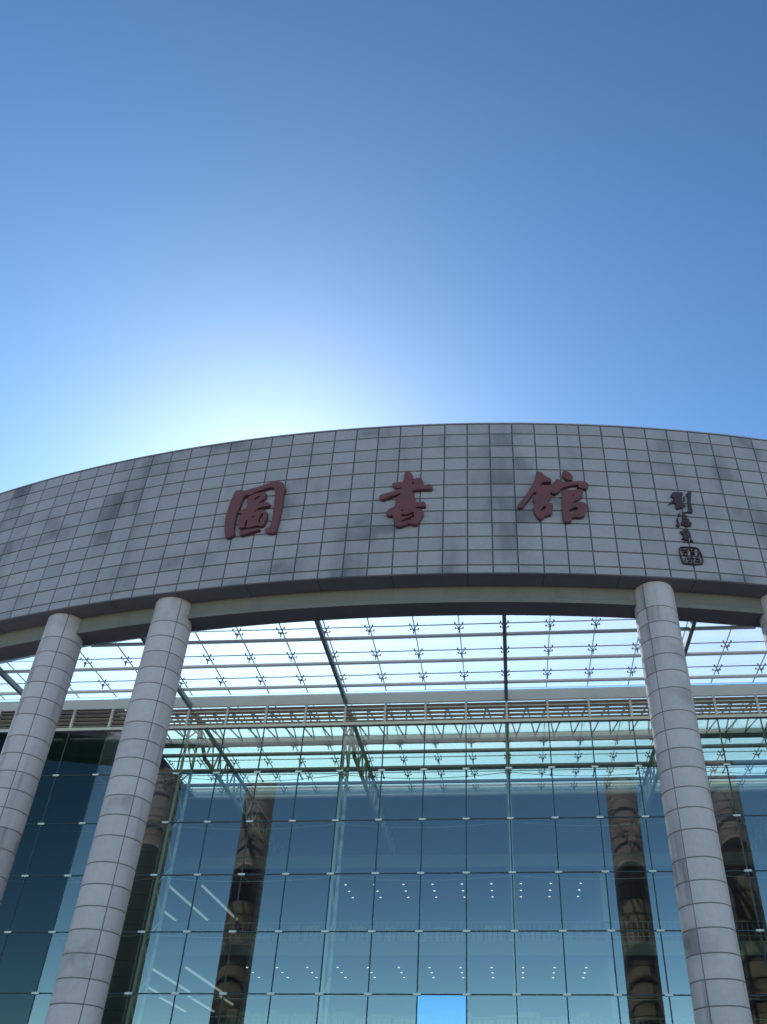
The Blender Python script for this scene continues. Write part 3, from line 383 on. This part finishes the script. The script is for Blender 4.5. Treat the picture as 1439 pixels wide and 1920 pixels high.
# ---------------------------------------------------------------- glass curtain wall (plane y = 0)
H = 1.2095
X0, X1 = -15, 13
ZR = [H*k for k in range(-4, 5)] + [6.02]        # joint heights; the lowest stands on a base
ZR[0] = GZ
wall = Thing('glass_curtain_wall', (AX, 0, GZ), 'tall bolted glass curtain wall with square panes behind the columns', 'glass wall')
rest = MB(); rest_dark = MB(); gp = .012
def pane(mb, i, j):          # each pane sits a hair out of true, as hung glass does
    k = len(mb.v); mb.box(i+gp, i+1-gp, 0, .012, ZR[j]+gp, ZR[j+1]-gp, mis=(2,2,0,1,2,2))
    ta, tb = random.uniform(-.0009, .0009), random.uniform(-.0009, .0009)
    for v in mb.v[k:]: v.y += ta*(v.x-i-.5) + tb*(v.z-(ZR[j]+ZR[j+1])/2)
npane = 0
for i in range(X0, X1):
    for j in range(len(ZR)-1):
        seen = -11 <= i <= 7 and j >= 3 and not (i < -10 and j < 6)
        if i in (-8,) and j < 6: seen = False
        if i == 5 and 5 <= j: seen = False
        if i in (6, 7) and j == 3: seen = False
        if i <= -10 and j <= 4: seen = False
        mm = M_PDARK if i < -9 else (M_PBLUE if (i == -1 and j == 3) else M_PANE)
        if seen and npane < 100:
            mb = MB(); pane(mb, i, j); npane += 1
            wall.part(mb, 'glass_pane', [mm, M_CLEAR, M_EDGE], label=('bright blue reflecting pane at the foot of the wall' if mm is M_PBLUE else ('dark pane' if mm is M_PDARK else None)))
        else:
            pane(rest_dark if mm is M_PDARK else rest, i, j)
rp = wall.part(rest_dark, 'dark_glass_panes', [M_PDARK, M_CLEAR, M_EDGE]); rp['kind'] = 'stuff'
rp = wall.part(rest, 'glass_panes', [M_PANE, M_CLEAR, M_EDGE]); rp['kind'] = 'stuff'
for i in range(X0, X1+1):
    mb = MB(); mb.box(i-.0135, i+.0135, -.006, .03, GZ, 6.02); wall.part(mb, 'vertical_joint', M_SEAL)
for z in ZR[1:-1]:
    mb = MB(); mb.box(X0, X1, -.009, .027, z-.0125, z+.0125); wall.part(mb, 'horizontal_joint', M_SEAL)
rail = MB(); rail.box(X0, X1, -.05, .06, 6.022, 6.095); wall.part(rail, 'head_rail', M_RAIL)
# clamps with a strut reaching inwards to the bow cable
def bow(x): 
    k = ((x+3) % 4)/4.0
    return .20 + 1.25*k*(1-k)*1.0
clamp0 = None
for j, z in enumerate(ZR[1:-1]):
    for i in range(-11, 9):
        if z < -.2: continue
        mb = MB(); mb.box(i-.078, i+.078, -.030, -.009, z-.020, z+.020); mb.tube((i, -.01, z), (i, .06, z), .03)
        c = wall.part(mb, 'glass_clamp', M_CLAMP)
        s = MB(); s.tube((i, .06, z), (i, bow(i), z), .014, 6); s.tube((i, bow(i)-.02, z), (i, bow(i)+.02, z), .026, 6)
        if (i+3) % 4: wall.part(s, 'strut', M_DARKS, parent=c)
for z in ZR[1:-1]:
    if z < -.2: continue
    for m0 in range(-11, 9, 4):
        mb = MB()
        for k in range(16):
            a, b = m0+k/4, m0+(k+1)/4
            mb.tube((a, bow(a) if k else .2, z), (b, bow(b) if k < 15 else .2, z), .008, 5, cap=False)
        wall.part(mb, 'bow_cable', M_DARKS)

# ---------------------------------------------------------------- louvre screen above the glass
lv = Thing('louvre_screen', (AX, 0, 6.095), 'band of brown horizontal louvres with pale posts above the glass wall', 'louvres')
for k in range(5):
    z = 6.135 + k*.103; mb = MB(); c, s_ = math.cos(math.radians(-24)), math.sin(math.radians(-24))
    for i in range(X0, X1):
        x0, x1 = i+.027, i+1-.027
        q = [(-.040,0),(.040,0),(.040,.012),(-.040,.012)]
        pr = [(.01 + a*c - b*s_, z + a*s_*1.0 + b*c) for a, b in q]
        A = [(x0, y, zz) for y, zz in pr]; B = [(x1, y, zz) for y, zz in pr]
        for e in range(4): mb.face([A[e], B[e], B[(e+1)%4], A[(e+1)%4]])
        mb.face(A[::-1]); mb.face(B)
    lv.part(mb, 'louvre_blade', M_LOUV)
for i in range(X0, X1+1):
    mb = MB(); mb.box(i-.027, i+.027, -.055, .05, 6.095, 6.625); lv.part(mb, 'post', M_RAIL)
mb = MB(); mb.box(X0, X1, -.03, .03, 6.625, 6.90); lv.part(mb, 'gutter_board', M_BOARD)

# ---------------------------------------------------------------- spider fitting, shared by both roofs
def spider_mb(c):
    mb = MB(); x, y, z = c
    mb.tube((x, y, z-.10), (x, y, z+.01), .015, 6); mb.tube((x,y,z-.02),(x,y,z+.02),.028,6)
    for sx in (-1, 1):
        for sy in (-1, 1):
            e = (x+sx*.085, y+sy*.10, z+.065)
            mb.tube((x, y, z), e, .0095, 5); mb.tube(e, (e[0], e[1], z+.10), .019, 6)
    return mb
def roof_y(x):          # where the canopy glass meets the ring
    return YC - math.sqrt(max(0, RCE**2-(x-AX)**2))
ZH = 6.846
# ---------------------------------------------------------------- outer canopy
cn = Thing('glass_canopy', (AX, -1.8, 6.5), 'flat glass canopy on steel tubes between the wall and the fascia', 'canopy')
CY = [-.8467-1.0577*k for k in range(4)]
edges_y = [0.0] + CY
for i in range(X0+1, X1-1):
    for k in range(5):
        y1 = edges_y[k] if k < 5 else None
        y0 = edges_y[k+1] if k < 4 else None
        mb = MB()
        lim0, lim1 = roof_y(i+gp), roof_y(i+1-gp)
        top = y1-gp if k else -.035
        if y0 is not None and y0+gp > max(lim0, lim1): a, b = y0+gp, y0+gp
        else:
            a, b = lim0, lim1
            if y0 is not None: a, b = max(a, y0+gp), max(b, y0+gp)
        if a >= top-.02 or b >= top-.02: continue
        q = [(i+gp,a),(i+1-gp,b),(i+1-gp,top),(i+gp,top)]
        lo = [(x,y,ZG) for x,y in q]; hi = [(x,y,ZG+.014) for x,y in q]
        mb.face(lo[::-1], 0); mb.face(hi, 1)
        for e in range(4): mb.face([lo[e], lo[(e+1)%4], hi[(e+1)%4], hi[e]], 2)
        cn.part(mb, 'glass_pane', [M_ROOF, M_CLEAR, M_EDGE])
sp = MB()
for i in range(X0+1, X1): 
    mb = MB(); mb.box(i-gp*.62, i+gp*.62, roof_y(i)+.01, -.036, ZG-.003, ZG+.010); cn.part(mb, 'glazing_joint', M_GJNT)
for k, y in enumerate(CY):
    xs = [x for x in range(X0+1, X1) if roof_y(x) < y-.05]
    if not xs: continue
    mb = MB(); mb.box(xs[0], xs[-1], y-gp*.5, y+gp*.5, ZG-.005, ZG+.008); cn.part(mb, 'glazing_joint', M_GJNT)
    hc = math.sqrt(34.76**2-(YC-y-.05)**2); mb = MB(); mb.tube((max(AX-hc, X0+1), y+.05, ZH-.145), (min(AX+hc, X1-1), y+.05, ZH-.145), .043, 12); cn.part(mb, 'purlin', M_STEEL, smooth=True)
sm = None
for y in CY:
    for i in range(-10, 9):
        if roof_y(i) > y-.12: continue
        if sm is None:
            sm = cn.part(spider_mb((i, y, ZH)), 'spider_fitting', M_SPID); s_o = (i, y)
        else: cn.place(sm, (i-s_o[0], y-s_o[1], 0))
for x in (-11, -7, -3, 1, 5, 9):
    mb = MB(); mb.bar((x, roof_y(x)-.57, 6.63), (x, -.035, 6.66), .085, .12); cn.part(mb, 'rafter', M_DARKS)

# ---------------------------------------------------------------- skylight over the hall inside
sk = Thing('atrium_skylight', (AX, 3, 6.6), 'glass skylight with spider fittings seen through the top of the wall', 'skylight')
SY = [2.8546+1.0577*k for k in range(-2, 4)]; SX0, SX1 = -9, 9
ey = [.04] + SY + [6.45]
for i in range(SX0, SX1):
    for k in range(len(ey)-1):
        if k == 0: pass
        if i == SX0 and ey[k] < 3.0: pass
        mb = MB(); mb.box(i+gp, i+1-gp, ey[k]+gp, ey[k+1]-gp, ZG, ZG+.014, mis=(0,1,2,2,2,2)); sk.part(mb, 'glass_pane', [M_SKYL, M_CLEAR, M_EDGE])
for i in range(SX0, SX1+1):
    mb = MB(); mb.box(i-gp*.6, i+gp*.6, .05, 6.44, ZG-.003, ZG+.010); sk.part(mb, 'glazing_joint', M_GJNT)
for y in SY:
    mb = MB(); mb.box(SX0, SX1, y-gp*.5, y+gp*.5, ZG-.005, ZG+.008); sk.part(mb, 'glazing_joint', M_GJNT)
for y in SY[2:]:
    mb = MB(); mb.tube((SX0-.5, y+.10, ZH-.16), (SX1+.5, y+.10, ZH-.16), .055, 10); sk.part(mb, 'purlin', M_TRUSS, smooth=True)
for y in SY[2:]:
    for i in range(SX0, SX1):
        sk.place(sm, (i-s_o[0], y-s_o[1], 0)).location = (W(i, y, 0)-W(s_o[0], s_o[1], 0)) + (cn.o - sk.o)
mb = MB(); mb.box(SX0-.5, SX1+.5, 2.20, 2.50, 6.70, 6.84); sk.part(mb, 'edge_beam', M_BOARD)
mb = MB()
for i in range(SX0, SX1):
    for h in (0, .5): mb.tube((i+h, .25, 6.62), (i+h+.25, 2.2, 6.72), .022, 6); mb.tube((i+h+.25, 2.2, 6.72), (i+h+.5, .25, 6.62), .022, 6)
    mb.tube((i+.02, 1.2, 6.67), (i+1.02, 1.2, 6.67), .016, 6)
mb.tube((SX0, .25, 6.62), (SX1, .25, 6.62), .04, 8)
sk.part(mb, 'wind_truss', M_STEEL)

# ---------------------------------------------------------------- trusses inside
names = {-11: 'far left, in the dark end of the hall', -7: 'behind the column left of the middle', -3: 'left of the wall centre', 1: 'right of the wall centre', 5: 'behind the stained column', 9: 'far right of the hall'}
for x in (-11, -7, -3, 1, 5, 9):
    t = Thing('roof_truss', (x, 7, 6.0), 'lattice roof truss running into the hall, %s' % names[x], 'truss', 'roof trusses inside the hall')
    mb = MB(); mb.tube((x, .3, 6.66), (x, 13, 6.66), .055, 10); t.part(mb, 'top_chord', M_TRUSS, smooth=True)
    mb = MB(); mb.tube((x, .75, 6.56), (x, 1.6, 5.95), .05, 10); mb.tube((x, 1.6, 5.95), (x, 13, 5.95), .055, 10); t.part(mb, 'bottom_chord', M_TRUSS, smooth=True)
    mb = MB(); y = 1.6
    while y < 12.6:
        mb.tube((x, y, 5.95), (x, y+.35, 6.66), .026, 6); mb.tube((x, y+.35, 6.66), (x, y+.7, 5.95), .026, 6); y += .7
    t.part(mb, 'web', M_TRUSS)
    t = Thing('mast_truss', (x, .3, GZ), 'slender lattice mast standing behind the glass, %s' % names[x], 'mast', 'lattice masts behind the glass wall')
    mb = MB(); mb.tube((x, .22, GZ), (x, .22, 6.62), .036, 10); t.part(mb, 'front_chord', M_TRUSS, smooth=True)
    mb = MB()
    def yb(z): k = (z-GZ)/(6.62-GZ); return .24 + 2.6*k*(1-k) if k < .5 else .24+.65
    zz = GZ; st = []
    while zz < 6.5: st.append(zz); zz += .6
    st.append(6.6)
    for a, b in zip(st, st[1:]): mb.tube((x, yb(a), a), (x, yb(b), b), .04, 8)
    t.part(mb, 'rear_chord', M_TRUSS, smooth=True)
    mb = MB()
    for k, (a, b) in enumerate(zip(st, st[1:])):
        mb.tube((x, .22, a), (x, yb(b), b), .02, 6) if k % 2 else mb.tube((x, yb(a), a), (x, .22, b), .02, 6)
    t.part(mb, 'web', M_TRUSS)

# ---------------------------------------------------------------- storeys inside
hall = Thing('reading_hall', (AX, 8, GZ), 'dim interior storeys with balconies behind the glass wall', 'interior')
XL, XR = -15, 13
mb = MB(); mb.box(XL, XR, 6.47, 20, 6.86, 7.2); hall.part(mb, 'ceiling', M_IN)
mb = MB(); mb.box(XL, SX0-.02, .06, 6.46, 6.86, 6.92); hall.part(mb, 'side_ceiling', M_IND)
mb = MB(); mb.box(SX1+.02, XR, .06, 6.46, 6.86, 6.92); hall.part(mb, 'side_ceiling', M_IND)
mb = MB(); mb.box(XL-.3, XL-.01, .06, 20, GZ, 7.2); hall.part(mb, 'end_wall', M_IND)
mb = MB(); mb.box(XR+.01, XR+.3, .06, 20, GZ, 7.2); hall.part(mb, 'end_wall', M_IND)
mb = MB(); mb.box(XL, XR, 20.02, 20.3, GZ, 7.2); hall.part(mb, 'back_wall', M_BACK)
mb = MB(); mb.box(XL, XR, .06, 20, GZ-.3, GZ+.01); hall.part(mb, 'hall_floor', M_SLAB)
for zc in (5.2, 2.6, 0.0):
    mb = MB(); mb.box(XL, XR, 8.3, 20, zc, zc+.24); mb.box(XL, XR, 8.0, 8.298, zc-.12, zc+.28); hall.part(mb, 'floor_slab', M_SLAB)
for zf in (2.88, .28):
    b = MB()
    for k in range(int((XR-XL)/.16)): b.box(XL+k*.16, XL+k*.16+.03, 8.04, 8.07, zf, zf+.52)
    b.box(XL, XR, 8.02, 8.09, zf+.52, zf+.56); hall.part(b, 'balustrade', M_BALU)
    s = MB(); xx = -8.5
    while xx < 3.6:
        w = random.uniform(.4, .8); s.box(xx, xx+w-.08, 11.5, 11.9, zf, zf+random.uniform(1.0, 1.35)); xx += w
    hall.part(s, 'bookshelves', M_SHELF)
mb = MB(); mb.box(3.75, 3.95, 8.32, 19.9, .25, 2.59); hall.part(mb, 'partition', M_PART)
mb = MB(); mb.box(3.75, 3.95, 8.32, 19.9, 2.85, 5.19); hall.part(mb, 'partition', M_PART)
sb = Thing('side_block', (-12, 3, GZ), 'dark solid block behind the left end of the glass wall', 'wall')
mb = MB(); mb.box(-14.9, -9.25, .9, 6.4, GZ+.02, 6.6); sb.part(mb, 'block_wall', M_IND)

# lamps
ordn = ['first', 'second', 'third', 'fourth', 'fifth', 'sixth', 'seventh', 'eighth', 'ninth', 'tenth', 'eleventh', 'twelfth']
for zc, nm, x0, n in ((5.2, 'upper', -4.6, 9), (2.6, 'lower', -7.6, 12)):
    for rr, rn in enumerate(('front', 'middle', 'back')):
        for k in range(n):
            x = x0 + k*.9865; y = 10.08+rr*.755
            t = Thing('downlight', (x, y, zc), 'small white downlight on the %s ceiling, %s row, %s from the left' % (nm, rn, ordn[k]), 'ceiling light', 'downlights in the rooms behind the glass')
            b = MB(); b.tube((x, y, zc-.035), (x, y, zc-.002), .034, 12); t.part(b, 'diffuser', M_LAMP)
            b = MB(); b.tube((x, y, zc-.028), (x, y, zc-.001), .046, 12); t.part(b, 'trim_ring', M_RAIL)
for zc, nm, segs in ((5.2, 'upper', [(-10.72, 9.95, 14.4), (-12.0, 12.8, 14.45), (-9.55, 10.0, 14.35)]),
                     (2.6, 'lower', [(-10.8, 10.0, 14.05), (-11.1, 14.87, 18.05), (-12.04, 13.0, 14.5), (-12.28, 15.1, 18.1), (-9.6, 10.0, 14.05), (-9.88, 14.85, 16.5)])):
    pl = {0: 'middle line', 1: 'outer line', 2: 'inner line'} if nm == 'upper' else {0: 'middle line, front', 1: 'middle line, rear', 2: 'outer line, front', 3: 'outer line, rear', 4: 'inner line, front', 5: 'inner line, rear'}
    for k, (x, y0, y1) in enumerate(segs):
        t = Thing('tube_light', (x, (y0+y1)/2, zc), 'long white tube light on the %s ceiling at the left, %s' % (nm, pl[k]), 'ceiling light', 'tube lights at the left behind the glass')
        b = MB(); b.box(x-.036, x+.036, y0, y1, zc-.07, zc-.03); t.part(b, 'tube', M_TUBE)
        b = MB(); b.box(x-.05, x+.05, y0-.02, y1+.02, zc-.029, zc-.002); t.part(b, 'housing', M_STEEL)
